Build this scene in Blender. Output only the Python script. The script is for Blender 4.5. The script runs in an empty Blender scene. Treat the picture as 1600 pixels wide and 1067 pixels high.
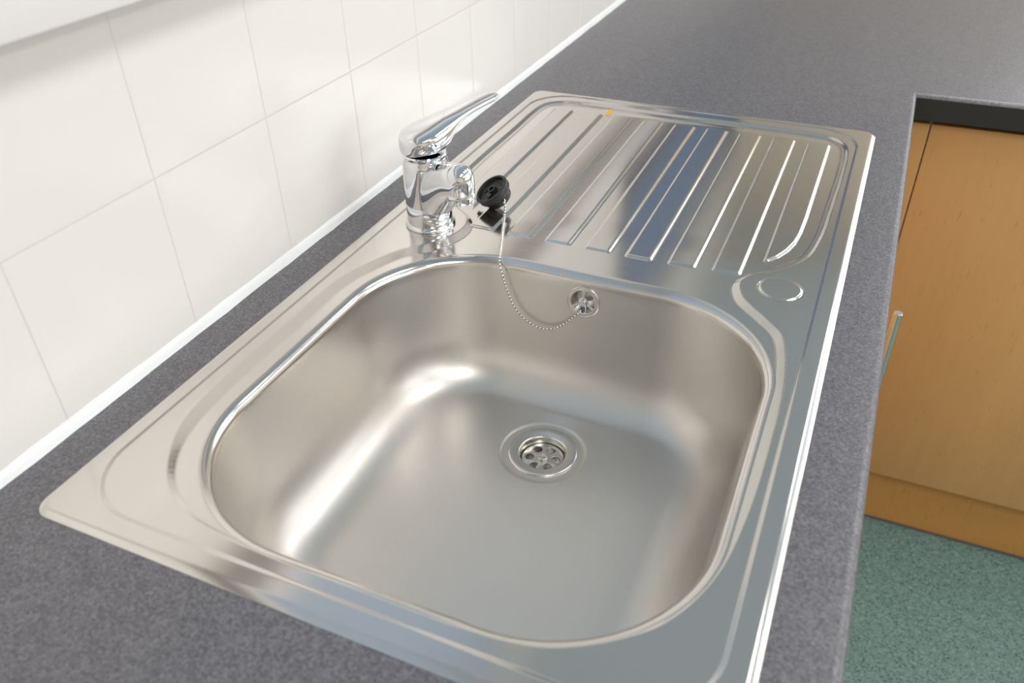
import bpy, bmesh, math, random
import numpy as np
from mathutils import Vector, Matrix

# ------------------------------------------------------------------ camera
S = bpy.context.scene
C = S.collection
cam_data = bpy.data.cameras.new('camera')
cam = bpy.data.objects.new('camera', cam_data)
C.objects.link(cam)
Rm = ((0.9155829867821885, 0.40164691682906806, -0.019686251969041363),
      (0.21922624743416186, -0.5395847604191253, -0.812888761613264),
      (-0.3371166663794903, 0.7399513771342775, -0.5820861729366016))
camM = Matrix(((Rm[0][0], -Rm[1][0], -Rm[2][0]),
               (Rm[0][1], -Rm[1][1], -Rm[2][1]),
               (Rm[0][2], -Rm[1][2], -Rm[2][2]))).to_4x4()
camM.translation = Vector((0.524429153, -0.232625044, 0.434264283))
cam.matrix_world = camM
cam_data.sensor_width = 36.0
cam_data.sensor_fit = 'HORIZONTAL'
cam_data.lens = 1294.1588 * 36.0 / 1600.0
cam_data.clip_start = 0.02
cam_data.dof.use_dof = True
cam_data.dof.focus_distance = 0.88
cam_data.dof.aperture_fstop = 6.3
S.camera = cam

# ------------------------------------------------------------------ colour management, world
S.view_settings.view_transform = 'Standard'
S.view_settings.look = 'None'
S.view_settings.exposure = -0.28
S.cycles.sample_clamp_indirect = 3.0
S.view_settings.gamma = 1.0
S.view_settings.use_curve_mapping = False
world = bpy.data.worlds.new('sky')
S.world = world
world.use_nodes = True
bg = world.node_tree.nodes['Background']
bg.inputs[0].default_value = (0.75, 0.85, 1.0, 1)
bg.inputs[1].default_value = 1.0

CEIL = 1.56
ROOM_X = 4.0
ROOM_Y0 = -2.4
ROOM_Y1 = 3.6

def area_light(name, loc, rot, sx, sy, power, col):
    ld = bpy.data.lights.new(name, 'AREA')
    ld.shape = 'RECTANGLE'; ld.size = sx; ld.size_y = sy
    ld.energy = power; ld.color = col
    o = bpy.data.objects.new(name, ld); C.objects.link(o)
    o.location = loc; o.rotation_euler = rot
    return o

# daylight coming in through the window in the far wall and the one in the right wall
area_light('daylight_far', (2.35, ROOM_Y1 + 0.13, 0.95), (math.radians(-90), 0, 0), 2.3, 1.0, 30, (0.97, 0.98, 1.0))
area_light('daylight_right', (ROOM_X + 0.13, 0.9, 0.78), (0, math.radians(90), 0), 1.3, 3.2, 54, (0.95, 0.98, 1.0))
PANELS = [(1.35, -0.9), (1.35, 0.9), (1.35, 2.6), (3.0, -0.9), (3.0, 0.9), (3.0, 2.6)]
for px_, py_ in PANELS:
    area_light('ceiling_lamp', (px_, py_, CEIL - 0.045), (0, 0, 0), 0.5, 1.1, 22.0 if py_ < 0 else 14.5, (1.0, 0.965, 0.93))

# ------------------------------------------------------------------ frame of the place
SX = 0.03677      # left edge of the sink from the wall
L_ = 0.950        # sink length
WT = 0.58125      # front edge of worktop
WM = 1.13629      # front edge of the second run
YC = 1.15554      # cabinet fronts of the second run
FLOOR = -0.9195
TILE0, TILEW, TILEH = 0.07705, 0.14751, 0.15274

# ------------------------------------------------------------------ helpers
def link(name, me, mat=None, parent=None, smooth=False):
    o = bpy.data.objects.new(name, me)
    C.objects.link(o)
    if mat is not None:
        me.materials.append(mat)
    if parent is not None:
        o.parent = parent
    if smooth:
        me.polygons.foreach_set('use_smooth', [True] * len(me.polygons))
    return o

def obj(name, bm, mat, parent=None, smooth=False, angle=None):
    me = bpy.data.meshes.new(name)
    bmesh.ops.recalc_face_normals(bm, faces=bm.faces)
    bm.to_mesh(me); bm.free()
    if angle is not None:
        me.polygons.foreach_set('use_smooth', [True] * len(me.polygons))
        me.set_sharp_from_angle(angle=math.radians(angle))
        return link(name, me, mat, parent)
    return link(name, me, mat, parent, smooth)

def empty(name, loc, label, cat, group=None):
    o = bpy.data.objects.new(name, None); C.objects.link(o)
    o.empty_display_size = 0.02
    o.location = loc
    o['label'] = label; o['category'] = cat
    if group: o['group'] = group
    return o

def tag(o, label, cat, group=None):
    o['label'] = label; o['category'] = cat
    if group: o['group'] = group
    return o

def struct(o):
    o['kind'] = 'structure'
    return o

def box(bm, x0, x1, y0, y1, z0, z1, bev=0.0, seg=2):
    b2 = bmesh.new()
    bmesh.ops.create_cube(b2, size=1.0)
    for v in b2.verts:
        v.co = Vector(((x0 + x1) / 2 + v.co.x * (x1 - x0), (y0 + y1) / 2 + v.co.y * (y1 - y0), (z0 + z1) / 2 + v.co.z * (z1 - z0)))
    if bev > 0:
        bmesh.ops.bevel(b2, geom=list(b2.edges), offset=bev, segments=seg, affect='EDGES', profile=0.5)
    merge(bm, b2)

def merge(bm, b2, M=None):
    me = bpy.data.meshes.new('tmp')
    b2.to_mesh(me); b2.free()
    if M is not None: me.transform(M)
    bm.from_mesh(me)
    bpy.data.meshes.remove(me)

def lathe(bm, prof, n=64, M=None, close=False):
    """prof: list of (r, z)"""
    b2 = bmesh.new()
    rings = []
    for r, z in prof:
        if r < 1e-7:
            rings.append([b2.verts.new((0, 0, z))])
        else:
            rings.append([b2.verts.new((r * math.cos(2 * math.pi * i / n), r * math.sin(2 * math.pi * i / n), z)) for i in range(n)])
    for a, b in zip(rings[:-1], rings[1:]):
        if len(a) == 1 and len(b) == 1: continue
        for i in range(n):
            j = (i + 1) % n
            if len(a) == 1: b2.faces.new((a[0], b[i], b[j]))
            elif len(b) == 1: b2.faces.new((a[i], a[j], b[0]))
            else: b2.faces.new((a[i], a[j], b[j], b[i]))
    merge(bm, b2, M)

def loft(bm, rings, cap=True, M=None):
    b2 = bmesh.new()
    vr = [[b2.verts.new(p) for p in r] for r in rings]
    n = len(vr[0])
    for a, b in zip(vr[:-1], vr[1:]):
        for i in range(n):
            j = (i + 1) % n
            b2.faces.new((a[i], a[j], b[j], b[i]))
    if cap:
        b2.faces.new(list(reversed(vr[0]))); b2.faces.new(vr[-1])
    merge(bm, b2, M)

def tube(bm, pts, r, n=12):
    pts = [Vector(p) for p in pts]
    rings = []
    up = Vector((0, 0, 1))
    prev = None
    for i, p in enumerate(pts):
        t = (pts[min(i + 1, len(pts) - 1)] - pts[max(i - 1, 0)]).normalized()
        if prev is None:
            a = t.cross(up)
            if a.length < 1e-3: a = t.cross(Vector((1, 0, 0)))
        else:
            a = prev - t * prev.dot(t)
        a.normalize(); prev = a
        b = t.cross(a)
        rr = r[i] if isinstance(r, (list, tuple)) else r
        rings.append([p + (a * math.cos(2 * math.pi * k / n) + b * math.sin(2 * math.pi * k / n)) * rr for k in range(n)])
    loft(bm, rings)

def plate(outline, holes, thick, bev=0.0):
    """flat plate with holes, from a filled curve; returns a bmesh, z from 0 to thick"""
    cu = bpy.data.curves.new('tmp', 'CURVE')
    cu.dimensions = '2D'; cu.fill_mode = 'BOTH'
    cu.extrude = max(thick / 2 - bev, 1e-5)
    cu.bevel_depth = bev; cu.bevel_resolution = 2; cu.offset = -bev
    for poly in [outline] + holes:
        sp = cu.splines.new('POLY'); sp.points.add(len(poly) - 1)
        for i, (x, y) in enumerate(poly): sp.points[i].co = (x, y, 0, 1)
        sp.use_cyclic_u = True
    o = bpy.data.objects.new('tmp', cu); C.objects.link(o)
    dg = bpy.context.evaluated_depsgraph_get()
    me = bpy.data.meshes.new_from_object(o.evaluated_get(dg))
    bm = bmesh.new(); bm.from_mesh(me)
    bmesh.ops.remove_doubles(bm, verts=bm.verts, dist=1e-6)
    for v in bm.verts: v.co.z += thick / 2
    bpy.data.meshes.remove(me); bpy.data.objects.remove(o); bpy.data.curves.remove(cu)
    return bm

def circle(cx, cy, r, n=32, a0=0.0):
    return [(cx + r * math.cos(a0 + 2 * math.pi * i / n), cy + r * math.sin(a0 + 2 * math.pi * i / n)) for i in range(n)]

# ------------------------------------------------------------------ materials
def mat(name, col, rough=0.5, metal=0.0, spec=0.5):
    m = bpy.data.materials.new(name); m.use_nodes = True
    b = m.node_tree.nodes['Principled BSDF']
    b.inputs['Base Color'].default_value = (*col, 1)
    b.inputs['Roughness'].default_value = rough
    b.inputs['Metallic'].default_value = metal
    b.inputs['Specular IOR Level'].default_value = spec
    return m

class N:
    def __init__(s, m): s.t = m.node_tree; s.b = s.t.nodes['Principled BSDF']
    def new(s, typ, **kw):
        n = s.t.nodes.new(typ)
        for k, v in kw.items(): setattr(n, k, v)
        return n
    def ln(s, a, b): s.t.links.new(a, b)
    def math(s, op, a, b=None, c=None, clamp=False):
        n = s.new('ShaderNodeMath', operation=op); n.use_clamp = clamp
        for i, v in enumerate((a, b, c)):
            if v is None: continue
            if isinstance(v, (int, float)): n.inputs[i].default_value = v
            else: s.ln(v, n.inputs[i])
        return n.outputs[0]
    def coords(s, scale=(1, 1, 1), loc=(0, 0, 0), rot=(0, 0, 0)):
        tc = s.new('ShaderNodeTexCoord'); mp = s.new('ShaderNodeMapping')
        mp.inputs['Scale'].default_value = scale
        mp.inputs['Location'].default_value = loc
        mp.inputs['Rotation'].default_value = rot
        s.ln(tc.outputs['Object'], mp.inputs['Vector'])
        return mp.outputs[0]
    def noise(s, vec, scale, detail=4, rough=0.5):
        n = s.new('ShaderNodeTexNoise')
        n.inputs['Scale'].default_value = scale; n.inputs['Detail'].default_value = detail
        n.inputs['Roughness'].default_value = rough
        if vec is not None: s.ln(vec, n.inputs['Vector'])
        return n.outputs['Fac']
    def ramp(s, fac, stops, interp='LINEAR'):
        n = s.new('ShaderNodeValToRGB'); n.color_ramp.interpolation = interp
        el = n.color_ramp.elements
        while len(el) < len(stops): el.new(0.5)
        for e, (p, c) in zip(el, stops):
            e.position = p; e.color = (*c, 1) if len(c) == 3 else c
        s.ln(fac, n.inputs[0])
        return n.outputs[0]
    def bump(s, h, strength, dist):
        n = s.new('ShaderNodeBump'); n.inputs['Strength'].default_value = strength
        n.inputs['Distance'].default_value = dist
        s.ln(h, n.inputs['Height']); s.ln(n.outputs[0], s.b.inputs['Normal'])

# stainless steel: bright rolled deck turning to a satin finish down inside the bowl
def steel_mat():
    m = mat('stainless_steel', (0.675, 0.645, 0.605), 0.15, 1.0)
    n = N(m)
    tc = n.new('ShaderNodeTexCoord')
    sep = n.new('ShaderNodeSeparateXYZ'); n.ln(tc.outputs['Object'], sep.inputs[0])
    depth = n.new('ShaderNodeMapRange'); depth.interpolation_type = 'SMOOTHSTEP'
    n.ln(sep.outputs[2], depth.inputs[0])
    depth.inputs[1].default_value = 0.0; depth.inputs[2].default_value = -0.022
    depth.inputs[3].default_value = 0.0; depth.inputs[4].default_value = 1.0
    br = n.noise(n.coords((4, 220, 60)), 1.0, 3, 0.6)
    r1 = n.math('MULTIPLY_ADD', depth.outputs[0], 0.23, 0.142)
    r2 = n.math('MULTIPLY_ADD', br, 0.05, -0.025)
    n.ln(n.math('ADD', r1, r2), n.b.inputs['Roughness'])
    fine = n.noise(n.coords((14, 700, 300)), 1.0, 2, 0.6)
    n.bump(fine, 0.05, 0.0001)
    return m
M_STEEL = steel_mat()
M_CHROME = mat('chrome', (0.80, 0.81, 0.83), 0.045, 1.0)
M_SATIN = mat('satin_chrome', (0.70, 0.68, 0.64), 0.22, 1.0)
M_DARKMETAL = mat('pipe_dark', (0.20, 0.19, 0.17), 0.5, 0.6)
M_RUBBER = mat('black_rubber', (0.012, 0.012, 0.013), 0.42)
M_SEAL = mat('white_sealant', (0.86, 0.87, 0.86), 0.3)
M_WHITE = mat('white_gloss_paint', (0.76, 0.735, 0.73), 0.45)
M_WALL = mat('cream_paint', (0.76, 0.67, 0.56), 0.7)
M_CEIL = mat('ceiling_paint', (0.70, 0.79, 0.88), 0.8)
M_FRAME = mat('dark_window_frame', (0.025, 0.025, 0.03), 0.5)
M_PLINTH_SEAL = mat('grey_skirting_seal', (0.12, 0.11, 0.10), 0.6)
M_ORANGE = mat('orange_mark', (0.85, 0.42, 0.03), 0.45)
M_PANEL = mat('lamp_trim', (0.8, 0.8, 0.8), 0.4)

def worktop_mat():
    m = mat('speckled_laminate', (0.15, 0.14, 0.15), 0.36)
    n = N(m)
    v1 = n.new('ShaderNodeTexVoronoi'); v1.inputs['Scale'].default_value = 620
    n.ln(n.coords(), v1.inputs['Vector'])
    spk = n.new('ShaderNodeSeparateColor'); n.ln(v1.outputs['Color'], spk.inputs[0])
    a = n.noise(n.coords(loc=(3, 1, 2)), 420, 3, 0.7)
    b = n.noise(n.coords(loc=(7, 5, 2)), 60, 3, 0.6)
    mixv = n.math('ADD', n.math('MULTIPLY', spk.outputs[0], 0.55), n.math('MULTIPLY', a, 0.45))
    col = n.ramp(mixv, [(0.12, (0.078, 0.075, 0.083)), (0.35, (0.118, 0.114, 0.125)), (0.60, (0.160, 0.154, 0.166)), (0.80, (0.215, 0.207, 0.216))])
    mx = n.new('ShaderNodeMix', data_type='RGBA'); mx.blend_type = 'MULTIPLY'
    mx.inputs[0].default_value = 0.35
    n.ln(col, mx.inputs[6])
    n.ln(n.ramp(b, [(0.3, (0.75, 0.74, 0.76)), (0.7, (1.2, 1.2, 1.2))]), mx.inputs[7])
    n.ln(mx.outputs[2], n.b.inputs['Base Color'])
    n.bump(a, 0.12, 0.0004)
    return m
M_TOP = worktop_mat()

def tile_mat():
    m = mat('white_glazed_tiles', (0.82, 0.80, 0.76), 0.10)
    n = N(m)
    g = n.new('ShaderNodeNewGeometry')
    sep = n.new('ShaderNodeSeparateXYZ'); n.ln(g.outputs['Position'], sep.inputs[0])
    def dist(out, off, w):
        q = n.math('DIVIDE', n.math('SUBTRACT', out, off), w)
        fr = n.math('SUBTRACT', q, n.math('FLOOR', q))
        return n.math('MULTIPLY', n.math('MINIMUM', fr, n.math('SUBTRACT', 1.0, fr)), w)
    dy = dist(sep.outputs[1], TILE0, TILEW); dz = dist(sep.outputs[2], TILEH, 0.15)
    d = n.math('MINIMUM', dy, dz)
    mr = n.new('ShaderNodeMapRange'); mr.interpolation_type = 'SMOOTHSTEP'
    n.ln(d, mr.inputs[0]); mr.inputs[1].default_value = 0.0003; mr.inputs[2].default_value = 0.0012
    col = n.new('ShaderNodeMix', data_type='RGBA')
    n.ln(mr.outputs[0], col.inputs[0])
    col.inputs[6].default_value = (0.67, 0.635, 0.59, 1); col.inputs[7].default_value = (0.80, 0.772, 0.735, 1)
    n.ln(col.outputs[2], n.b.inputs['Base Color'])
    n.ln(n.math('MULTIPLY_ADD', mr.outputs[0], -0.30, 0.52), n.b.inputs['Roughness'])
    pil = n.new('ShaderNodeMapRange'); pil.interpolation_type = 'SMOOTHERSTEP'
    n.ln(d, pil.inputs[0]); pil.inputs[1].default_value = 0.0; pil.inputs[2].default_value = 0.006
    wav = n.noise(n.coords(), 14, 1, 0.4)
    n.bump(n.math('ADD', n.math('MULTIPLY', pil.outputs[0], 0.12), n.math('MULTIPLY', wav, 0.35)), 0.5, 0.0022)
    return m
M_TILE = tile_mat()

def wood_mat(name, base, dark, plinth=False):
    m = mat(name, base, 0.42)
    n = N(m)
    v = n.coords((1, 1, 0.09) if not plinth else (0.09, 1, 1))
    a = n.noise(v, 55, 5, 0.6); b = n.noise(v, 7, 3, 0.5)
    fl = n.noise(n.coords((1, 1, 0.12), loc=(2, 2, 2)), 260, 2, 0.5)
    f = n.math('ADD', n.math('MULTIPLY', a, 0.35), n.math('MULTIPLY', b, 0.65))
    c = n.ramp(f, [(0.30, dark), (0.70, base)])
    mx = n.new('ShaderNodeMix', data_type='RGBA'); mx.blend_type = 'MULTIPLY'; mx.inputs[0].default_value = 0.6
    n.ln(c, mx.inputs[6]); n.ln(n.ramp(fl, [(0.28, (0.72, 0.64, 0.56)), (0.36, (1, 1, 1))]), mx.inputs[7])
    n.ln(mx.outputs[2], n.b.inputs['Base Color'])
    return m
M_WOOD = wood_mat('beech_laminate', (0.68, 0.40, 0.165), (0.60, 0.335, 0.13))
M_WOOD2 = wood_mat('beech_plinth', (0.58, 0.30, 0.085), (0.52, 0.26, 0.07), True)

def floor_mat():
    m = mat('teal_safety_vinyl', (0.10, 0.21, 0.20), 0.55)
    n = N(m)
    v = n.new('ShaderNodeTexVoronoi'); v.inputs['Scale'].default_value = 330
    n.ln(n.coords(), v.inputs['Vector'])
    s = n.new('ShaderNodeSeparateColor'); n.ln(v.outputs['Color'], s.inputs[0])
    a = n.noise(n.coords(), 240, 3, 0.7)
    f = n.math('ADD', n.math('MULTIPLY', s.outputs[0], 0.6), n.math('MULTIPLY', a, 0.4))
    c = n.ramp(f, [(0.14, (0.02, 0.045, 0.05)), (0.30, (0.115, 0.215, 0.21)), (0.66, (0.165, 0.285, 0.27)), (0.84, (0.25, 0.37, 0.355))])
    n.ln(c, n.b.inputs['Base Color'])
    return m
M_FLOOR = floor_mat()

def blind_mat(name, col):
    m = mat(name, col, 0.8)
    n = N(m)
    w = n.noise(n.coords((400, 400, 40)), 1.0, 2)
    n.bump(w, 0.2, 0.0005)
    return m
M_BLIND = blind_mat('blue_blind_fabric', (0.115, 0.18, 0.29))
M_BLIND_PALE = blind_mat('pale_blind_fabric', (0.42, 0.50, 0.62))
def glass_mat():
    m = mat('window_glass', (1, 1, 1), 0.0)
    m.node_tree.nodes['Principled BSDF'].inputs['Transmission Weight'].default_value = 1.0
    m.node_tree.nodes['Principled BSDF'].inputs['IOR'].default_value = 1.01
    return m
M_GLASS = glass_mat()

# ------------------------------------------------------------------ the room
WX = -0.003      # tiled face of the left wall
def quad_box(name, x0, x1, y0, y1, z0, z1, m, bev=0.0):
    bm = bmesh.new(); box(bm, x0, x1, y0, y1, z0, z1, bev)
    return struct(obj(name, bm, m))

quad_box('floor', -0.2, ROOM_X + 0.2, ROOM_Y0 - 0.2, ROOM_Y1 + 0.2, FLOOR - 0.1, FLOOR, M_FLOOR)
quad_box('ceiling', -0.2, ROOM_X + 0.2, ROOM_Y0 - 0.2, ROOM_Y1 + 0.2, CEIL, CEIL + 0.1, M_CEIL)
quad_box('wall_near', -0.2, ROOM_X + 0.2, ROOM_Y0 - 0.2, ROOM_Y0, FLOOR, CEIL, M_WALL)
# left wall: tiled up to the window, opening above the sill
WIN_Z0, WIN_Z1, WIN_Y0, WIN_Y1 = 0.35, 1.40, -1.1, 0.85      # window beside the bowl
WFZ1, WFY0, WFY1 = 1.08, 1.60, 3.40                            # lower window further along
bm = bmesh.new()
box(bm, -0.2, WX, ROOM_Y0, ROOM_Y1, FLOOR, WIN_Z0)
box(bm, -0.2, WX, ROOM_Y0, ROOM_Y1, WIN_Z1, CEIL)
box(bm, -0.2, WX, ROOM_Y0, WIN_Y0, WIN_Z0, WIN_Z1)
box(bm, -0.2, WX, WIN_Y1, WFY0, WIN_Z0, WIN_Z1)
box(bm, -0.2, WX, WFY0, ROOM_Y1, WFZ1, WIN_Z1)
box(bm, -0.2, WX, WFY1, ROOM_Y1, WIN_Z0, WFZ1)
struct(obj('wall_left', bm, M_TILE))

def wall_with_opening(name, axis, pos, thick, a0, a1, o0, o1, z0, z1, m):
    bm = bmesh.new()
    for (p0, p1, q0, q1) in [(a0, a1, FLOOR, z0), (a0, a1, z1, CEIL), (a0, o0, z0, z1), (o1, a1, z0, z1)]:
        if axis == 'y': box(bm, p0, p1, pos, pos + thick, q0, q1)
        else: box(bm, pos, pos + thick, p0, p1, q0, q1)
    struct(obj(name, bm, m))
wall_with_opening('wall_far', 'y', ROOM_Y1, 0.2, -0.2, ROOM_X + 0.2, 1.2, 3.5, 0.45, 1.45, M_WALL)
wall_with_opening('wall_right', 'x', ROOM_X, 0.2, ROOM_Y0, ROOM_Y1, -0.7, 2.5, 0.13, 1.43, M_WALL)

def window_frame(name, axis, pos, a0, a1, z0, z1, nm, m, w=0.05, d=0.05):
    bm = bmesh.new()
    segs = [(a0, a1, z0, z0 + w), (a0, a1, z1 - w, z1), (a0, a0 + w, z0, z1), (a1 - w, a1, z0, z1)]
    for k in range(1, nm):
        c = a0 + (a1 - a0) * k / nm
        segs.append((c - w / 2, c + w / 2, z0, z1))
    for (p0, p1, q0, q1) in segs:
        if axis == 'y': box(bm, p0, p1, pos, pos + d, q0, q1)
        else: box(bm, pos, pos + d, p0, p1, q0, q1)
    w_ = struct(obj(name, bm, m))
    bm = bmesh.new()
    if axis == 'y': box(bm, a0, a1, pos + d * 0.45, pos + d * 0.55, z0, z1)
    else: box(bm, pos + d * 0.45, pos + d * 0.55, a0, a1, z0, z1)
    return w_
window_frame('window_1', 'x', -0.11, WIN_Y0, WIN_Y1, WIN_Z0, WIN_Z1, 2, M_WHITE, 0.05, 0.05)
window_frame('window_4', 'x', -0.055, WFY0, WFY1, WIN_Z0, WFZ1, 1, M_FRAME, 0.075, 0.055)
bm = bmesh.new(); box(bm, -0.05, 0.006, WFY0 + 0.02, WFY1 - 0.02, WIN_Z0 + 0.02, WIN_Z0 + 0.17, 0.003)
struct(obj('trim_4', bm, M_FRAME))
window_frame('window_2', 'y', ROOM_Y1 + 0.04, 1.2, 3.5, 0.45, 1.45, 2, M_WHITE, 0.05, 0.05)
window_frame('window_3', 'x', ROOM_X + 0.04, -0.7, 2.5, 0.13, 1.43, 3, M_WHITE, 0.05, 0.05)
def blind(y0, y1, x, ztop, drop, m, label, group):
    rb = empty('roller_blind', (x, (y0 + y1) / 2, ztop), label, 'blind', group)
    bm = bmesh.new(); box(bm, -0.001, 0.001, -(y1 - y0) / 2 + 0.004, (y1 - y0) / 2 - 0.004, -drop, -0.025)
    obj('blind_fabric', bm, m, rb)
    bm = bmesh.new()
    lathe(bm, [(0, 0), (0.014, 0), (0.014, y1 - y0 - 0.02), (0, y1 - y0 - 0.02)], 24,
          Matrix.Translation((0, -(y1 - y0) / 2 + 0.01, -0.016)) @ Matrix.Rotation(-math.pi / 2, 4, 'X'))
    obj('roller_tube', bm, M_WHITE, rb, angle=30)
    bm = bmesh.new(); box(bm, -0.005, 0.005, -(y1 - y0) / 2 + 0.004, (y1 - y0) / 2 - 0.004, -drop - 0.010, -drop + 0.006, 0.002)
    obj('bottom_bar', bm, M_WHITE, rb)
ym = (WIN_Y0 + WIN_Y1) / 2
blind(WIN_Y0 + 0.01, ym, -0.018, WIN_Z1, WIN_Z1 - 0.375, M_BLIND_PALE, 'pale blue roller blind in the window above the sink, nearer the camera', 'pale roller blinds')
blind(ym, WIN_Y1 - 0.01, -0.018, WIN_Z1, WIN_Z1 - 0.375, M_BLIND_PALE, 'pale blue roller blind in the window above the sink, on the drainer side', 'pale roller blinds')
blind(WFY0 + 0.076, WFY1 - 0.076, -0.018, WFZ1 - 0.076, 0.485, M_BLIND, 'dark blue roller blind in the low black-framed window beyond the drainer', None)

# window sill, the white ledge at the top left
bm = bmesh.new()
box(bm, -0.12, 0.04, WIN_Y0 - 0.05, WFY1 + 0.05, 0.2945, 0.349, 0.003, 3)
struct(obj('trim_1', bm, M_WHITE, angle=40))

# line of white sealant where tiles and worktop meet
bm = bmesh.new()
rings = []
random.seed(4)
for i in range(0, 261):
    y = -1.6 + i * 0.02
    if y > ROOM_Y1 - 0.01: break
    w = random.uniform(-0.0005, 0.0005)
    rings.append([Vector((WX - 0.002, y, -0.001)), Vector((0.0005 + w, y, -0.0005)), Vector((0.0002 + w, y, 0.0008)),
                  Vector((-0.0012, y, 0.0042)), Vector((WX + 0.0006, y, 0.0105 + w)), Vector((WX - 0.002, y, 0.0115 + w))])
loft(bm, rings)
struct(obj('trim_2', bm, M_SEAL, angle=60))

# ------------------------------------------------------------------ worktop (one L-shaped run with the cut-out for the sink)
X2, Y2 = 3.3, 2.05
outer = [(-0.02, ROOM_Y0 + 0.01), (WT, ROOM_Y0 + 0.01), (WT, WM), (X2, WM), (X2, Y2), (-0.02, Y2)]
hole = [(SX + 0.016, 0.016), (SX + 0.484, 0.016), (SX + 0.484, L_ - 0.016), (SX + 0.016, L_ - 0.016)]
bm = plate(outer, [hole], 0.040, 0.0075)
for v in bm.verts: v.co.z -= 0.040
top = tag(obj('worktop', bm, M_TOP, angle=50),
          'grey speckled laminate L-shaped worktop with rounded edges holding the steel sink', 'worktop')

M_EDGE = mat('dark_edging', (0.022, 0.021, 0.021), 0.5)
bm = bmesh.new(); box(bm, WT + 0.0003, X2, WM - 0.0008, WM + 0.0002, -0.0392, -0.0062)
o = obj('edging_strip', bm, M_EDGE, top); o['label'] = 'near-black front edging'

# ------------------------------------------------------------------ sink
sink = empty('kitchen_sink', (SX, 0, 0),
             'stainless steel inset sink with large bowl and ribbed drainer in the grey worktop', 'sink')

def catmull(pts, per=8):
    P = np.array(pts, float); n = len(P); out = []
    for i in range(n):
        p0, p1, p2, p3 = P[(i - 1) % n], P[i], P[(i + 1) % n], P[(i + 2) % n]
        d = lambda a, b: max(np.linalg.norm(a - b), 1e-6) ** 0.5
        t0 = 0.0; t1 = t0 + d(p0, p1); t2 = t1 + d(p1, p2); t3 = t2 + d(p2, p3)
        for k in range(per):
            t = t1 + (t2 - t1) * k / per
            A1 = (t1 - t) / (t1 - t0) * p0 + (t - t0) / (t1 - t0) * p1
            A2 = (t2 - t) / (t2 - t1) * p1 + (t - t1) / (t2 - t1) * p2
            A3 = (t3 - t) / (t3 - t2) * p2 + (t - t2) / (t3 - t2) * p3
            B1 = (t2 - t) / (t2 - t0) * A1 + (t - t0) / (t2 - t0) * A2
            B2 = (t3 - t) / (t3 - t1) * A2 + (t - t1) / (t3 - t1) * A3
            out.append((t2 - t) / (t2 - t1) * B1 + (t - t1) / (t2 - t1) * B2)
    return np.array(out)

def sd_poly(X, Y, poly):
    """signed distance, positive inside"""
    shp = X.shape; X = X.ravel().astype(np.float32); Y = Y.ravel().astype(np.float32)
    best = np.full(X.shape, 1e9, np.float32); inside = np.zeros(X.shape, bool)
    n = len(poly)
    for i in range(n):
        ax, ay = poly[i]; bx, by = poly[(i + 1) % n]
        ex, ey = bx - ax, by - ay
        wx, wy = X - np.float32(ax), Y - np.float32(ay)
        t = np.clip((wx * ex + wy * ey) / (ex * ex + ey * ey), 0, 1)
        dx, dy = wx - t * ex, wy - t * ey
        np.minimum(best, dx * dx + dy * dy, out=best)
        if by != ay:
            c = ((ay > Y) != (by > Y)) & (X < (bx - ax) * (Y - ay) / (by - ay) + ax)
            inside ^= c
    d = np.sqrt(best)
    return np.where(inside, d, -d).reshape(shp)

def sd_rr(X, Y, cx, cy, hx, hy, r):
    qx = np.abs(X - cx) - (hx - r); qy = np.abs(Y - cy) - (hy - r)
    return -(np.hypot(np.maximum(qx, 0), np.maximum(qy, 0)) + np.minimum(np.maximum(qx, qy), 0) - r)

def sstep(x, a, b):
    t = np.clip((x - a) / (b - a), 0, 1)
    return t * t * (3 - 2 * t)
def lstep(x, a, b, k=0.22):
    """straight slope with softened ends"""
    t = (x - a) / (b - a)
    t = np.clip(t, -k, 1 + k)
    s = np.where(t < k, (t + k) ** 2 / (4 * k), np.where(t > 1 - k, 1 - (1 + k - t) ** 2 / (4 * k), t))
    return np.clip(s, 0, 1)

PAN = [(.0300, .35), (.0293, .27), (.0293, .175), (.034, .128), (.046, .096), (.072, .062), (.108, .041), (.165, .033), (.25, .032), (.335, .033),
       (.382, .041), (.422, .065), (.4435, .088), (.4625, .132), (.4705, .19), (.4727, .27), (.4722, .33), (.4665, .386), (.4572, .419),
       (.438, .4416), (.4145, .467), (.4065, .4935), (.4145, .514), (.434, .5285), (.4597, .565), (.4685, .614), (.4715, .70), (.4718, .86),
       (.4660, .890), (.4515, .9085), (.43, .9165), (.25, .919), (.08, .920), (.055, .9145), (.0385, .900), (.0325, .878), (.0320, .78), (.0325, .64),
       (.040, .578), (.066, .541), (.090, .521), (.0985, .500), (.094, .475), (.076, .4455), (.057, .424), (.0405, .388)]
PANC = catmull(PAN, 7)
BC = (0.2590, 0.2470); BH = (0.1945, 0.2030); BR = 0.118
RIM = 0.0034

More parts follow.
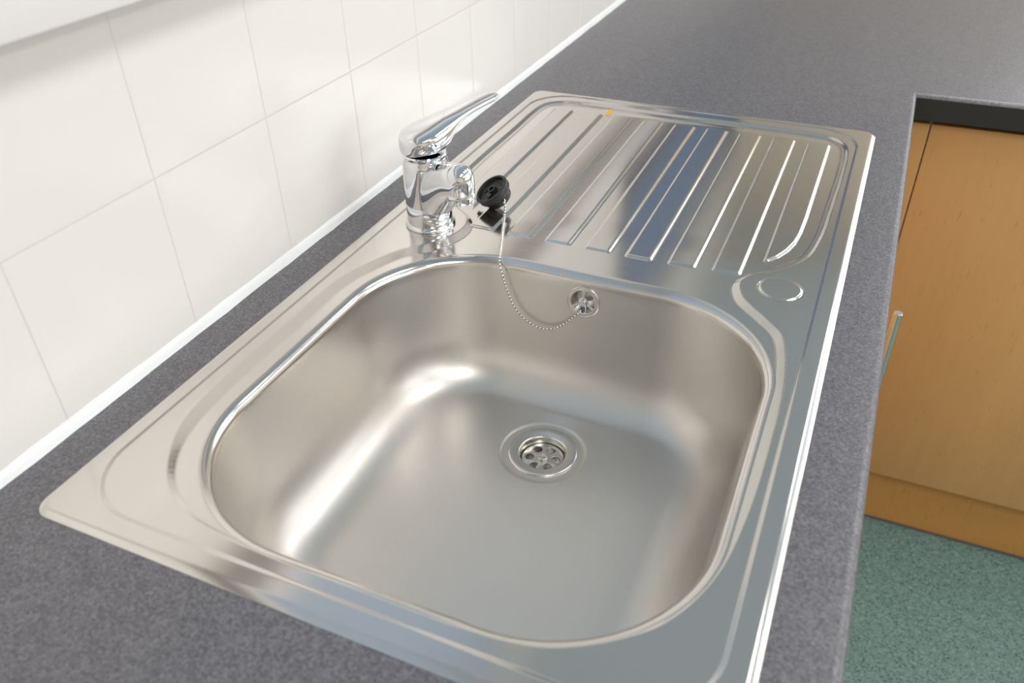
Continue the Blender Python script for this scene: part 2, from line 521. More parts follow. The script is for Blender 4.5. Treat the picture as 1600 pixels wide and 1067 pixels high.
def deck_z(X, Y):
    d_out = sd_rr(X, Y, 0.25, L_ / 2, 0.25, L_ / 2, 0.017)
    z = RIM * np.sqrt(np.clip(1 - (1 - np.clip(d_out / 0.0062, 0, 1)) ** 2, 0, 1)) * 0.35 + RIM * 0.65 * lstep(d_out, 0.0004, 0.0060, 0.3)
    z = z - 0.0004
    d_bead = sd_rr(X, Y, 0.2485, 0.4785, 0.2310, 0.4580, 0.056)
    z = z - 0.0011 * lstep(d_bead, -0.0017, 0.0017)
    d_pan = sd_poly(X, Y, PANC)
    w = 0.0046 + sstep(Y, .05, .16) * (1 - sstep(Y, .46, .54)) * np.where(X < .25, 0.0098, 0.0048)
    z = z - 0.0026 * lstep(d_pan, 0.0, w, 0.12)
    # second fine line of the drainer's border
    on_dr = sstep(Y, .53, .58)
    z = z - 0.0006 * on_dr * lstep(d_pan, 0.0075, 0.0100)
    # fall of the drainer towards the bowl
    z = z + 0.0012 * sstep(Y, 0.52, 0.92) * sstep(d_pan, 0.008, 0.03)
    # ribs
    sw = 0.0034; amp = 0.0019
    ribs = np.zeros_like(X)
    for k in range(9):
        xl = 0.0580 + 0.0451 * k; xr = xl + 0.0295
        y0 = 0.5045 + 0.010 * max(0, (k - 5) / 3) ** 1.5; y1 = 0.8865
        xm = (xl + xr) / 2; fq = 1.6
        Xw = np.where(X < xm, xm - (xm - X) * fq, X); xlw = xm - (xm - xl) * fq
        ya = 0.545 if k == 8 else y0
        d = sd_rr(Xw, Y, (xlw + xr) / 2, (ya + y1) / 2, (xr - xlw) / 2, (y1 - ya) / 2, 0.004)
        if k == 8:   # last rib is cut away along the curve of the border
            cut = sd_poly(X, Y, [(.30, .93), (.30, .546), (.4185, .546), (.4245, .5490), (.4320, .5600), (.4395, .5780), (.4445, .598), (.4470, .622), (.4480, .66), (.448, .93)])
            d = np.minimum(d, cut)
        if k == 0:
            cut = sd_poly(X, Y, [(.30, .93), (.30, .52), (.0980, .52), (.0850, .548), (.0740, .562), (.0640, .585), (.0585, .615), (.0575, .65), (.0575, .93)])
            d = np.minimum(d, cut)
        ribs = np.maximum(ribs, lstep(d, 0.0, sw))
    z = z + amp * ribs
    # round blanked tap hole on the right-hand island
    rr = np.hypot(X - 0.4440, Y - 0.4953)
    z = z + 0.0009 * (1 - lstep(rr, 0.0185, 0.0205)) - 0.0004 * np.exp(-((rr - 0.0212) / 0.0008) ** 2)
    return z

def build_deck():
    h = 0.001
    nx, ny = 501, 951
    xs = np.linspace(0, 0.5, nx); ys = np.linspace(0, L_, ny)
    X, Y = np.meshgrid(xs, ys)
    # pull the outermost corner vertices onto the rounded outline
    cx = np.clip(X, 0.017, 0.483); cy = np.clip(Y, 0.017, L_ - 0.017)
    vx, vy = X - cx, Y - cy; dist = np.hypot(vx, vy); over = dist > 0.017
    s = np.where(over, 0.017 / np.maximum(dist, 1e-9), 1.0)
    X2_, Y2_ = cx + vx * s, cy + vy * s
    # bowl opening: drop cells inside, move the boundary vertices onto its outline
    db = sd_rr(X2_, Y2_, BC[0], BC[1], BH[0] + 0.0112, BH[1] + 0.0112, BR + 0.0112)
    e = 1e-5
    gx = (sd_rr(X2_ + e, Y2_, BC[0], BC[1], BH[0] + 0.0112, BH[1] + 0.0112, BR + 0.0112) - db) / e
    gy = (sd_rr(X2_, Y2_ + e, BC[0], BC[1], BH[0] + 0.0112, BH[1] + 0.0112, BR + 0.0112) - db) / e
    near = (db > 0) & (db < 0.00151)
    X2_ = np.where(near, X2_ - gx * db, X2_); Y2_ = np.where(near, Y2_ - gy * db, Y2_)
    Z = deck_z(X2_, Y2_)
    e = 2e-4
    nxv = -(deck_z(X2_ + e, Y2_) - deck_z(X2_ - e, Y2_)) / (2 * e)
    nyv = -(deck_z(X2_, Y2_ + e) - deck_z(X2_, Y2_ - e)) / (2 * e)
    nn = np.stack([nxv, nyv, np.ones_like(nxv)], -1); nn /= np.linalg.norm(nn, axis=-1, keepdims=True)
    co = np.stack([X2_, Y2_, Z], -1).reshape(-1, 3); nn = nn.reshape(-1, 3)
    idx = np.arange(nx * ny).reshape(ny, nx)
    f = np.stack([idx[:-1, :-1], idx[:-1, 1:], idx[1:, 1:], idx[1:, :-1]], -1).reshape(-1, 4)
    dbf = db.ravel()[f]
    keep = (dbf < 0.0015).all(axis=1)
    f = f[keep]
    # drop collapsed corner cells
    p = co[f]; ar = np.abs((p[:, 2, 0] - p[:, 0, 0]) * (p[:, 3, 1] - p[:, 1, 1]) - (p[:, 3, 0] - p[:, 1, 0]) * (p[:, 2, 1] - p[:, 0, 1]))
    f = f[ar > 1e-9]
    used = np.zeros(len(co), bool); used[f.ravel()] = True
    remap = np.cumsum(used) - 1
    co = co[used]; nn = nn[used]; f = remap[f]
    me = bpy.data.meshes.new('drainer_deck')
    me.vertices.add(len(co)); me.vertices.foreach_set('co', co.astype(np.float32).ravel())
    me.loops.add(len(f) * 4); me.loops.foreach_set('vertex_index', f.astype(np.int32).ravel())
    me.polygons.add(len(f))
    me.polygons.foreach_set('loop_start', np.arange(0, len(f) * 4, 4, dtype=np.int32))
    me.polygons.foreach_set('use_smooth', np.ones(len(f), bool))
    me.update(calc_edges=True)
    me.normals_split_custom_set_from_vertices(nn.astype(np.float32).tolist())
    return link('drainer_deck', me, M_STEEL, sink)
build_deck()
# thin folded edge under the rim
bm = bmesh.new()
def rr_pts(cx, cy, hx, hy, r, per=24, straight=24):
    pts = []
    cs = [(cx + hx - r, cy + hy - r, 0), (cx - hx + r, cy + hy - r, 90), (cx - hx + r, cy - hy + r, 180), (cx + hx - r, cy - hy + r, 270)]
    for q in range(4):
        x, y, a0 = cs[q]
        arc = [(x + r * math.cos(math.radians(a0 + 90 * i / per)), y + r * math.sin(math.radians(a0 + 90 * i / per))) for i in range(per + 1)]
        pts += arc
        nx_, ny_, na = cs[(q + 1) % 4]
        nxt = (nx_ + r * math.cos(math.radians(na)), ny_ + r * math.sin(math.radians(na)))
        for i in range(1, straight):
            t = i / straight
            pts.append((arc[-1][0] + (nxt[0] - arc[-1][0]) * t, arc[-1][1] + (nxt[1] - arc[-1][1]) * t))
    return pts
r0 = rr_pts(0.25, L_ / 2, 0.25, L_ / 2, 0.017, 12, 4)
r1 = rr_pts(0.25, L_ / 2, 0.2485, L_ / 2 - 0.0015, 0.0155, 12, 4)
loft(bm, [[Vector((x, y, -0.0003)) for x, y in r0], [Vector((x, y, 0.0001)) for x, y in r0]], cap=False)
obj('rim_edge', bm, M_STEEL, sink, angle=30)

# bowl
DR = (0.2557, 0.3456)
OV = (0.2590, -0.0295)
def bowl_wall_profile():
    prof = []
    z0 = float(deck_z(np.array([[0.259]]), np.array([[0.456]]))[0, 0])
    prof.append((-0.0122, z0 - 0.00006))
    prof.append((-0.0112, z0))
    rr = 0.0102
    for i in range(1, 15):
        a = math.radians(84 * i / 14)
        prof.append((-0.0108 + rr * math.sin(a), z0 - rr * (1 - math.cos(a))))
    o, z = prof[-1]
    R = 0.060; zb = -0.1475
    zt = zb + R * (1 - math.sin(math.radians(6)) * 0) - R * 0.0
    tz = zb + R - R * math.sin(math.radians(6))   # height where the fillet starts
    n = 44; slope = math.tan(math.radians(6))
    for i in range(1, n + 1):
        zz = z + (tz - z) * i / n
        prof.append((o + (z - zz) * slope, zz))
    o2 = prof[-1][0]
    cxo = o2 + R * math.cos(math.radians(6)); czo = zb + R
    for i in range(1, 25):
        a = math.radians(6 + (87.5 - 6) * i / 24)
        prof.append((cxo - R * math.cos(a), czo - R * math.sin(a)))
    return prof
PROF = bowl_wall_profile()
BOT_O, BOT_Z = PROF[-1]
def build_bowl():
    per, st = 48, 96
    rings = []
    O_WALL = PROF[60][0]
    for o, z in PROF:
        r = max(BR - o, 0.06)
        of = o if o < O_WALL else O_WALL + (o - O_WALL) * 0.70     # the far side turns into the floor more tightly
        rings.append([(x, y, z) for x, y in rr_pts(BC[0], BC[1] + (o - of) / 2, BH[0] - o, BH[1] - (o + of) / 2, r, per, st)])
    base = rings[-1]
    n = len(base)
    # floor: blend to the round recess of the waste
    circ_r = 0.0460
    circ = []
    for (x, y, z) in base:
        a = math.atan2(y - DR[1], x - DR[0]); circ.append((DR[0] + circ_r * math.cos(a), DR[1] + circ_r * math.sin(a), -0.1500))
    for k in range(1, 13):
        t = k / 12
        rings.append([(b[0] + (c[0] - b[0]) * t, b[1] + (c[1] - b[1]) * t, b[2] + (c[2] - b[2]) * t) for b, c in zip(base, circ)])
    for rr, z in [(0.0450, -0.1501), (0.0435, -0.1506), (0.0422, -0.1512), (0.0410, -0.1515), (0.0380, -0.1516), (0.0340, -0.1517), (0.0250, -0.1518), (0.0235, -0.1530), (0.0232, -0.1750)]:
        rings.append([(DR[0] + rr * math.cos(math.atan2(y - DR[1], x - DR[0])), DR[1] + rr * math.sin(math.atan2(y - DR[1], x - DR[0])), z) for (x, y, _) in base])
    bm = bmesh.new()
    vr = [[bm.verts.new(p) for p in r] for r in rings]
    for a, b in zip(vr[:-1], vr[1:]):
        for i in range(n):
            j = (i + 1) % n
            c = (a[i].co + b[j].co) / 2
            if c.y > 0.43 and math.hypot(c.x - OV[0], c.z - OV[1]) < 0.0138: continue
            bm.faces.new((a[i], a[j], b[j], b[i]))
    bmesh.ops.remove_doubles(bm, verts=bm.verts, dist=1e-6)
    obj('bowl', bm, M_STEEL, sink, smooth=True)
build_bowl()

# waste: flange, strainer and screw
waste = bpy.data.objects.new('waste_fitting', None)
bm = bmesh.new()
lathe(bm, [(0.0352, -0.0012), (0.0352, 0.0), (0.0348, 0.0007), (0.0335, 0.0010), (0.0300, 0.0004), (0.0262, -0.0002), (0.0246, -0.0005), (0.0237, -0.0012),
           (0.0232, -0.0026), (0.0230, -0.0050), (0.0226, -0.0085), (0.0222, -0.0105), (0.0205, -0.0112)], 96)
for v in bm.verts: v.co += Vector((DR[0], DR[1], -0.1508))
wf = obj('waste_flange', bm, M_SATIN, sink, smooth=True)
bm = plate(circle(0, 0, 0.0214, 64), [circle(0.0136 * math.cos(math.radians(60 * k + 12)), 0.0136 * math.sin(math.radians(60 * k + 12)), 0.0046, 24) for k in range(6)], 0.0014, 0.0003)
for v in bm.verts: v.co += Vector((DR[0], DR[1], -0.1508 - 0.0098))
stn = obj('strainer', bm, M_SATIN, wf, angle=40)
bm = bmesh.new()
lathe(bm, [(0.0215, 0.0), (0.0212, -0.030), (0, -0.030)], 48)
for v in bm.verts: v.co += Vector((DR[0], DR[1], -0.1618))
obj('outlet_pipe', bm, M_SATIN, wf, smooth=True)
def screw_bm(r, h):
    """pan head with a cross slot"""
    bm = bmesh.new()
    s = r * 0.16; l = r * 0.66
    cross = [(s, s), (l, s), (l, -s), (s, -s), (s, -l), (-s, -l), (-s, -s), (-l, -s), (-l, s), (-s, s), (-s, l), (s, l)]
    p = plate(circle(0, 0, r, 32), [cross], h, h * 0.3)
    merge(bm, p)
    lathe(bm, [(0, 0.0), (r * 0.9, 0.0), (r * 0.9, h * 0.35), (0, h * 0.35)], 24)
    return bm
bm = screw_bm(0.0050, 0.0022)
for v in bm.verts: v.co += Vector((DR[0], DR[1], -0.1508 - 0.0084))
obj('screw', bm, M_SATIN, wf, angle=40)

# overflow rose on the far wall of the bowl
def wall_o(z):
    for (o1, z1), (o2, z2) in zip(PROF[:-1], PROF[1:]):
        if z2 <= z <= z1: return o1 + (o2 - o1) * (z1 - z) / (z1 - z2)
ov_y = BC[1] + BH[1] - wall_o(OV[1])
# local frame: z out of the wall (towards -y and slightly up), y up
nrm = Vector((0, -math.cos(math.radians(6)), math.sin(math.radians(6))))
upv = Vector((0, math.sin(math.radians(6)), math.cos(math.radians(6))))
xv = upv.cross(nrm)
OVM = Matrix((xv, upv, nrm)).transposed().to_4x4(); OVM.translation = Vector((OV[0], ov_y, OV[1]))
def kidney(a0, a1, r0_, r1_, n=14):
    pts = [(r1_ * math.cos(math.radians(a0 + (a1 - a0) * i / n)), r1_ * math.sin(math.radians(a0 + (a1 - a0) * i / n))) for i in range(n + 1)]
    pts += [(r0_ * math.cos(math.radians(a1 - 6 + (a0 - a1 + 12) * i / n)), r0_ * math.sin(math.radians(a1 - 6 + (a0 - a1 + 12) * i / n))) for i in range(n + 1)]
    return pts
bm = plate(circle(0, 0, 0.0168, 72), [kidney(100, 205, 0.0052, 0.0128), kidney(335, 440, 0.0052, 0.0128), kidney(218, 322, 0.0052, 0.0128)], 0.0012, 0.0004)
lathe(bm, [(0.0140, 0.0004), (0.0172, -0.0003), (0.0176, 0.0002), (0.0174, 0.0010), (0.0166, 0.0015), (0.0158, 0.0012)], 72)
for v in bm.verts: v.co = OVM @ v.co
ovr = obj('overflow_rose', bm, M_SATIN, sink, angle=40)
bm = bmesh.new()
lathe(bm, [(0.0150, 0.0001), (0.0150, -0.014), (0.0060, -0.016), (0.0055, -0.018), (0, -0.018)], 40)
for v in bm.verts: v.co = OVM @ v.co
obj('overflow_cup', bm, M_SATIN, ovr, angle=40)
bm = screw_bm(0.0036, 0.0026)
for v in bm.verts: v.co = OVM @ (v.co + Vector((0, 0, 0.0012)))
obj('screw', bm, M_CHROME, ovr, angle=40)
bm = bmesh.new()   # small loop that takes the end of the chain
tube(bm, [(0, 0, .0016), (0.0035, -0.004, 0.0024), (0.004, -0.0100, 0.0030), (0.0005, -0.0120, 0.0034), (-0.0035, -0.0100, 0.0030), (-0.003, -0.004, 0.0024), (0, 0, .0016)], 0.0007, 8)
for v in bm.verts: v.co = OVM @ v.co
obj('chain_bracket', bm, M_CHROME, ovr, smooth=True)

# ------------------------------------------------------------------ mixer tap
TX, TY = SX + 0.0600, 0.4930
TZ = RIM - 0.0004 - 0.0011
tap = empty('mixer_tap', (TX, TY, TZ), 'chrome single-lever mixer tap standing on the sink beside the tiled wall', 'tap')
bm = bmesh.new()
lathe(bm, [(0.0, 0.0), (0.0278, 0.0), (0.0282, 0.0012), (0.0278, 0.0030), (0.0266, 0.0042), (0.0258, 0.0048), (0.0250, 0.0050)], 96)
obj('base_ring', bm, M_CHROME, tap, smooth=True)
bm = bmesh.new()
lathe(bm, [(0.0250, 0.0040), (0.0252, 0.0060), (0.0252, 0.0262), (0.0248, 0.0268), (0.0248, 0.0272), (0.0253, 0.0278), (0.0254, 0.050), (0.0250, 0.072),
           (0.0240, 0.0765), (0.0228, 0.0785), (0.0226, 0.0800), (0.0236, 0.0815), (0.0240, 0.0835), (0.0230, 0.0850), (0.0, 0.0850)], 96)
body = obj('tap_body', bm, M_CHROME, tap, angle=35)

def sect_ring(center, w, zb_, zt, side, ex=2.6, n=40):
    """closed section across a lever or spout: superellipse of half width w between heights zb_ and zt"""
    out = []
    cz = (zb_ + zt) / 2; hz = (zt - zb_) / 2
    for i in range(n):
        a = 2 * math.pi * i / n
        c, s = math.cos(a), math.sin(a)
        u = math.copysign(abs(c) ** (2 / ex), c) * w
        v = math.copysign(abs(s) ** (2 / ex), s) * hz
        out.append(Vector((center[0] + side[0] * u, center[1] + side[1] * u, cz + v)))
    return out
def interp(tbl, s):
    for a, b in zip(tbl[:-1], tbl[1:]):
        if a[0] <= s <= b[0]:
            t = (s - a[0]) / (b[0] - a[0]); t2 = t
            return [a[k] + (b[k] - a[k]) * t2 for k in range(1, len(a))]
    return list(tbl[-1][1:])
def smooth_tbl(tbl, n):
    """catmull-rom through a table of (s, ...) rows"""
    P = np.array(tbl, float); out = []
    for i in range(len(P) - 1):
        p0 = P[max(i - 1, 0)]; p1 = P[i]; p2 = P[i + 1]; p3 = P[min(i + 2, len(P) - 1)]
        h = p2[0] - p1[0]
        m1 = (p2 - p0) / max(p2[0] - p0[0], 1e-9) * h; m2 = (p3 - p1) / max(p3[0] - p1[0], 1e-9) * h
        for k in range(n):
            t = k / n
            out.append((2 * t ** 3 - 3 * t ** 2 + 1) * p1 + (t ** 3 - 2 * t ** 2 + t) * m1 + (-2 * t ** 3 + 3 * t ** 2) * p2 + (t ** 3 - t ** 2) * m2)
    out.append(P[-1])
    return out
# lever: broad cap over the cartridge running out into a narrow raised handle
LD = Vector((0.50, 0.866)).normalized(); LS = (LD.y, -LD.x)
tblL = [(-0.0266, 0.0012, 0.0925, 0.0975), (-0.0258, 0.0070, 0.0880, 0.1020), (-0.0225, 0.0140, 0.0856, 0.1062), (-0.015, 0.0216, 0.0850, 0.1100), (0.0, 0.0258, 0.0850, 0.1140),
        (0.012, 0.0240, 0.0858, 0.1164), (0.021, 0.0214, 0.0900, 0.1180), (0.028, 0.0193, 0.0985, 0.1192), (0.038, 0.0168, 0.1085, 0.1209), (0.052, 0.0142, 0.1148, 0.1232),
        (0.068, 0.0122, 0.1184, 0.1257), (0.082, 0.0108, 0.1204, 0.1276), (0.089, 0.0096, 0.1214, 0.1283), (0.0935, 0.0066, 0.1226, 0.1282), (0.0952, 0.0020, 0.1244, 0.1272)]
bm = bmesh.new()
loft(bm, [sect_ring((LD.x * s, LD.y * s), max(w, 0.0006), zb_, zt, LS, 2.9, 48) for s, w, zb_, zt in smooth_tbl(tblL, 5)])
obj('lever', bm, M_CHROME, tap, angle=50)
# spout: deep flared root, domed outlet
SD = Vector((0.83, -0.56)).normalized(); SS = (SD.y, -SD.x)
tblS = [(0.004, 0.0165, 0.0060, 0.0700), (0.016, 0.0178, 0.0095, 0.0755), (0.030, 0.0180, 0.0190, 0.0820), (0.044, 0.0175, 0.0330, 0.0880), (0.056, 0.0168, 0.0450, 0.0915),
        (0.066, 0.0162, 0.0525, 0.0935), (0.076, 0.0152, 0.0570, 0.0930), (0.0845, 0.0125, 0.0620, 0.0905), (0.0895, 0.0070, 0.0680, 0.0855), (0.0910, 0.0015, 0.0745, 0.0795)]
bm = bmesh.new()
loft(bm, [sect_ring((SD.x * s, SD.y * s), w, zb_, zt, SS, 2.2, 48) for s, w, zb_, zt in smooth_tbl(tblS, 5)])
spout = obj('spout', bm, M_CHROME, tap, angle=50)
NZ = 0.077
bm = bmesh.new()
lathe(bm, [(0.0, 0.0962), (0.004, 0.0958), (0.008, 0.0940), (0.0112, 0.0908), (0.0134, 0.0865), (0.0142, 0.0820), (0.0144, 0.0680), (0.0141, 0.0672), (0.0141, 0.0666), (0.0144, 0.0660),
           (0.0144, 0.0580), (0.0140, 0.0570), (0.0125, 0.0566), (0.0110, 0.0570), (0.0108, 0.0600), (0, 0.0600)], 64,
      Matrix.Translation((SD.x * NZ, SD.y * NZ, 0.001)))
obj('aerator', bm, M_CHROME, spout, angle=35)

# ------------------------------------------------------------------ plug lying tilted on the deck, and its chain
PN = Vector((-0.40, -0.40, 0.825)).normalized()
px_ = Vector((0, 0, 1)).cross(PN).normalized(); py_ = PN.cross(px_)
PM = Matrix((px_, py_, PN)).transposed().to_4x4()
PC = Vector((SX + 0.1075, 0.5575, 0.0212))
plug = empty('sink_plug', PC, 'black rubber sink plug lying tilted on the steel deck next to the tap', 'plug')
bm = bmesh.new()
lathe(bm, [(0.0, -0.0015), (0.0155, -0.0015), (0.0166, -0.0010), (0.0172, 0.0020), (0.0176, 0.0034), (0.0190, 0.0036), (0.0204, 0.0030), (0.0208, 0.0016), (0.0206, -0.0040), (0.0196, -0.0058),
           (0.0178, -0.0066), (0.0168, -0.0072), (0.0162, -0.0140), (0.0150, -0.0158), (0.0, -0.0160)], 72)
for v in bm.verts: v.co = PM @ v.co
obj('plug_disc', bm, M_RUBBER, plug, angle=40)
bm = bmesh.new()
lathe(bm, [(0.0030, -0.0015), (0.0032, 0.0022), (0.0048, 0.0022), (0.0054, -0.0015)], 32, Matrix.Translation((-0.001, 0.0005, 0)))
lathe(bm, [(0.0014, -0.0015), (0.0014, 0.0010), (0.0028, 0.0010), (0.0032, -0.0015)], 24, Matrix.Translation((-0.0085, -0.0050, 0)))
lathe(bm, [(0.0010, -0.0015), (0.0010, 0.0008), (0.0024, 0.0008), (0.0028, -0.0015)], 24, Matrix.Translation((0.0105, 0.0070, 0)))
for v in bm.verts: v.co = PM @ v.co
obj('hub', bm, M_RUBBER, plug, angle=40)
bm = bmesh.new()
box(bm, -0.0035, 0.0065, -0.0095, -0.0035, -0.0014, 0.0006, 0.0004)
box(bm, -0.0120, 0.0120, 0.0100, 0.0112, -0.0014, 0.0004, 0.0003)
for v in bm.verts: v.co = PM @ v.co
obj('rib', bm, M_RUBBER, plug)
bm = bmesh.new()   # lug on the rim
lw = PM.to_3x3().inverted() @ Vector((-0.85, -0.25, -0.3)); ang = math.atan2(lw.y, lw.x)
box(bm, 0.0195, 0.0235, -0.0022, 0.0022, -0.0055, -0.0005, 0.0008)
for v in bm.verts: v.co = PM @ (Matrix.Rotation(ang, 4, 'Z') @ v.co)
obj('lug', bm, M_RUBBER, plug)
# steel eye under the rim for the chain
CH = [(SX + .1262, .5480, .0135), (SX + .1290, .5440, .0095), (SX + .1325, .5340, .0045), (SX + .1372, .5220, .0024), (SX + .1435, .5050, .0022), (SX + .1500, .4880, .0022), (SX + .1560, .4720, .0021), (SX + .1605, .4600, .0021),
      (SX + .1630, .4530, .0015), (SX + .1655, .4470, -.0015), (SX + .1675, .4440, -.0060), (SX + .1700, .4425, -.0105), (SX + .1757, .4410, -.0279), (SX + .1842, .4400, -.0476), (SX + .1952, .4390, -.0590),
      (SX + .2085, .4380, -.0655), (SX + .2218, .4380, -.0665), (SX + .2355, .4395, -.0610), (SX + .2475, .4415, -.0500), (SX + .2560, .4435, -.0410)]
def resample(pts, step):
    P = [Vector(p) for p in pts]; out = []
    dense = []
    for i in range(len(P) - 1):
        p0, p1, p2, p3 = P[max(i - 1, 0)], P[i], P[i + 1], P[min(i + 2, len(P) - 1)]
        for k in range(24):
            t = k / 24
            dense.append(0.5 * ((2 * p1) + (p2 - p0) * t + (2 * p0 - 5 * p1 + 4 * p2 - p3) * t * t + (3 * p1 - p0 - 3 * p2 + p3) * t ** 3))
    dense.append(P[-1])
    acc = 0.0; out.append(dense[0])
    for a, b in zip(dense[:-1], dense[1:]):
        l = (b - a).length
        while acc + l >= step:
            t = (step - acc) / l; a = a + (b - a) * t; out.append(a.copy()); l = (b - a).length; acc = 0.0
        acc += l
    return out
beads = resample(CH, 0.0041)
chain = empty('ball_chain', beads[0], 'thin steel ball chain hanging from the black plug over the bowl edge to the overflow', 'chain')
bm = bmesh.new()
for b in beads:
    bmesh.ops.create_uvsphere(bm, u_segments=14, v_segments=10, radius=0.0016, matrix=Matrix.Translation(b - beads[0]))
obj('beads', bm, M_SATIN, chain, smooth=True)
bm = bmesh.new(); tube(bm, [b - beads[0] for b in beads], 0.00045, 6)
obj('link_wire', bm, M_DARKMETAL, chain, smooth=True)
bm = bmesh.new()
e0 = Vector((0, 0, 0))
tube(bm, [e0 + Vector((-0.0035, 0.0030, 0.0030)), e0 + Vector((-0.001, 0.0022, 0.0040)), e0 + Vector((0.0010, 0.0005, 0.0020)), e0], 0.0009, 8)
obj('end_clip', bm, M_CHROME, chain, smooth=True)
bm = bmesh.new()
e1 = beads[-1] - beads[0]
tube(bm, [e1, e1 + Vector((0.0020, 0.0006, 0.0020)), e1 + Vector((0.0030, 0.0010, 0.0045))], 0.0009, 8)
obj('end_clip', bm, M_CHROME, chain, smooth=True)

# thin flat orange patch laid on the far end of the drainer
bm = bmesh.new()
pts = [(0.1345, 0.8885), (0.1338, 0.9060), (0.1385, 0.9105), (0.1430, 0.8930), (0.1395, 0.8830)]
bm2 = plate(pts, [], 0.0003, 0.0)
zz = float(deck_z(np.array([[0.1390]]), np.array([[0.896]]))[0, 0])
for v in bm2.verts: v.co += Vector((SX, 0, zz + 0.0002))
bm.free()
tag(obj('orange_patch', bm2, M_ORANGE), 'tiny orange patch at the far end of the drainer', 'sticker')

# ------------------------------------------------------------------ base cabinets
def bar_handle(parent, base, height, axis, standoff=0.032, r=0.0058):
    """vertical round bar on two posts; base = centre of the bar's top end in parent space; axis = outward direction"""
    bm = bmesh.new()
    lathe(bm, [(0, 0.0), (r - 0.0007, 0.0), (r, -0.0007), (r, -height + 0.0007), (r - 0.0007, -height), (0, -height)], 32, Matrix.Translation(base))
    h = obj('handle', bm, M_SATIN, parent, angle=40)
    for dz in (-0.045, -height + 0.045):
        bm = bmesh.new()
        p = Vector(base) + Vector((0, 0, dz))
        tube(bm, [p, p - Vector(axis) * standoff], 0.0042, 16)
        obj('post', bm, M_SATIN, h, angle=40)
    return h

def cabinet_y(name, x0, x1, yf, label, doors, deep=0.56, group=None):
    """unit whose front faces the camera (towards -y)"""
    c = empty(name, (x0, yf, FLOOR), label, 'cabinet', group)
    w = x1 - x0; zt = -0.0415 - FLOOR; zb = -0.770 - FLOOR
    bm = bmesh.new()
    t = 0.018
    for b in [(0.0005, t, t + 0.001, deep, zb, zt), (w - t, w - 0.0005, t + 0.001, deep, zb, zt), (t, w - t, t + 0.001, deep, zb, zb + t), (t, w - t, deep - 0.008, deep, zb + t, zt), (t, w - t, 0.10, 0.17, zt - t, zt)]:
        box(bm, *b)
    obj('carcass', bm, M_WOOD, c)
    for (a, b) in doors:
        bm = bmesh.new(); box(bm, a + 0.0012, b - 0.0012, 0.0, t, zb, -0.0505 - FLOOR, 0.0012, 2)
        obj('door', bm, M_WOOD, c, angle=40)
    return c

# corner post and the unit right of it
post = cabinet_y('cabinet', 0.6125, 1.2125, YC, 'beech base cabinet with a plain door under the far worktop, right of the corner strip', [(0.0, 0.600)])
bar_handle([o for o in post.children if o.name.startswith('door')][0], (0.555, -0.034, -0.12 - FLOOR), 0.16, (0, -1, 0), 0.034)
c2 = cabinet_y('cabinet', 1.214, 1.814, YC, 'second beech base cabinet right of the corner under the far worktop', [(0.0, 0.600)])
bar_handle([o for o in c2.children if o.name.startswith('door')][0], (0.555, -0.034, -0.12 - FLOOR), 0.16, (0, -1, 0), 0.034)
bm = bmesh.new(); box(bm, 0.5600, 0.6115, YC, YC + 0.018, -0.770, -0.0505, 0.0008, 1)
tag(obj('corner_strip', bm, M_WOOD, angle=40), 'narrow beech filler strip in the corner between the two runs of cabinets', 'panel')
# plinth
YP = 1.187
bm = bmesh.new(); box(bm, 0.50, 3.2, YP, YP + 0.016, FLOOR + 0.001, -0.771)
tag(obj('plinth', bm, M_WOOD2), 'long beech plinth board along the floor under the far cabinets', 'plinth')
bm = bmesh.new(); box(bm, 0.50, 3.2, YP - 0.004, YP, FLOOR, FLOOR + 0.004)
struct(obj('trim_3', bm, M_PLINTH_SEAL))

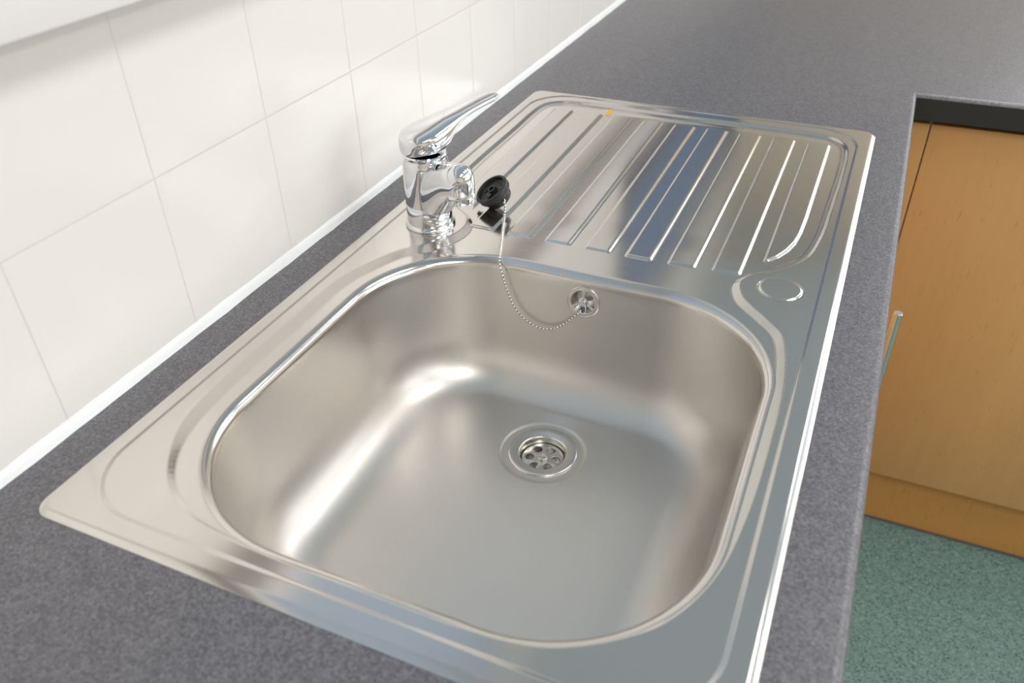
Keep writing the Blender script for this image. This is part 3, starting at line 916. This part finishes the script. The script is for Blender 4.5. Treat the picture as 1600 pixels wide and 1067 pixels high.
# units of the sink run, facing +x; the tall bar handle of one pokes out past the worktop edge
XF = 0.572
def cabinet_x(name, y0, y1, label, doors):
    c = empty(name, (XF, y0, FLOOR), label, 'cabinet')
    bm = bmesh.new(); w = y1 - y0; zt = -0.0415 - FLOOR; zb = -0.770 - FLOOR; t = 0.018
    for b in [(-0.53, -t - 0.001, 0.0005, t, zb, zt), (-0.53, -t - 0.001, w - t, w - 0.0005, zb, zt), (-0.53, -t - 0.001, t, w - t, zb, zb + t), (-0.53, -0.522, t, w - t, zb + t, zt - 0.25)]:
        box(bm, *b)
    obj('carcass', bm, M_WOOD, c)
    ds = []
    for (a, b) in doors:
        bm = bmesh.new(); box(bm, -t, 0.0, a + 0.0012, b - 0.0012, zb, -0.0505 - FLOOR, 0.0012, 2)
        ds.append(obj('door', bm, M_WOOD, c, angle=40))
    return ds
cabinet_x('sink_cabinet', 0.0050, 0.7050, 'beech two-door base cabinet directly under the bowl of the sink', [(0.0, 0.35), (0.35, 0.70)])
ds = cabinet_x('cabinet', 0.7060, 1.1400, 'beech base cabinet under the drainer, its steel bar handle showing past the worktop edge', [(0.0, 0.434)])
bar_handle(ds[0], (0.6100 - XF, 0.7475 - 0.7060, -0.1490 - FLOOR), 0.19, (1, 0, 0), 0.6100 - XF)
bm = bmesh.new(); box(bm, 0.50, 0.516, ROOM_Y0 + 0.02, YP - 0.006, FLOOR + 0.001, -0.771)
tag(obj('plinth', bm, M_WOOD2), 'beech plinth board along the floor under the sink run', 'plinth')

# ------------------------------------------------------------------ ceiling lights (they show as reflections in the chrome)
for i, (x, y) in enumerate(PANELS):
    bm = plate([(-0.32, -0.62), (0.32, -0.62), (0.32, 0.62), (-0.32, 0.62)], [[(-0.27, -0.57), (0.27, -0.57), (0.27, 0.57), (-0.27, 0.57)]], 0.03, 0.002)
    for v in bm.verts: v.co += Vector((x, y, CEIL - 0.031))
    tag(obj('ceiling_light', bm, M_PANEL), 'white rectangular ceiling light panel ' + ['behind the camera, nearer the tiled wall', 'above the sink run, nearer the tiled wall', 'beyond the far worktop, nearer the tiled wall', 'behind the camera, nearer the right-hand window', 'level with the sink, nearer the right-hand window', 'beyond the far worktop, nearer the right-hand window'][i], 'light', 'ceiling light panels')
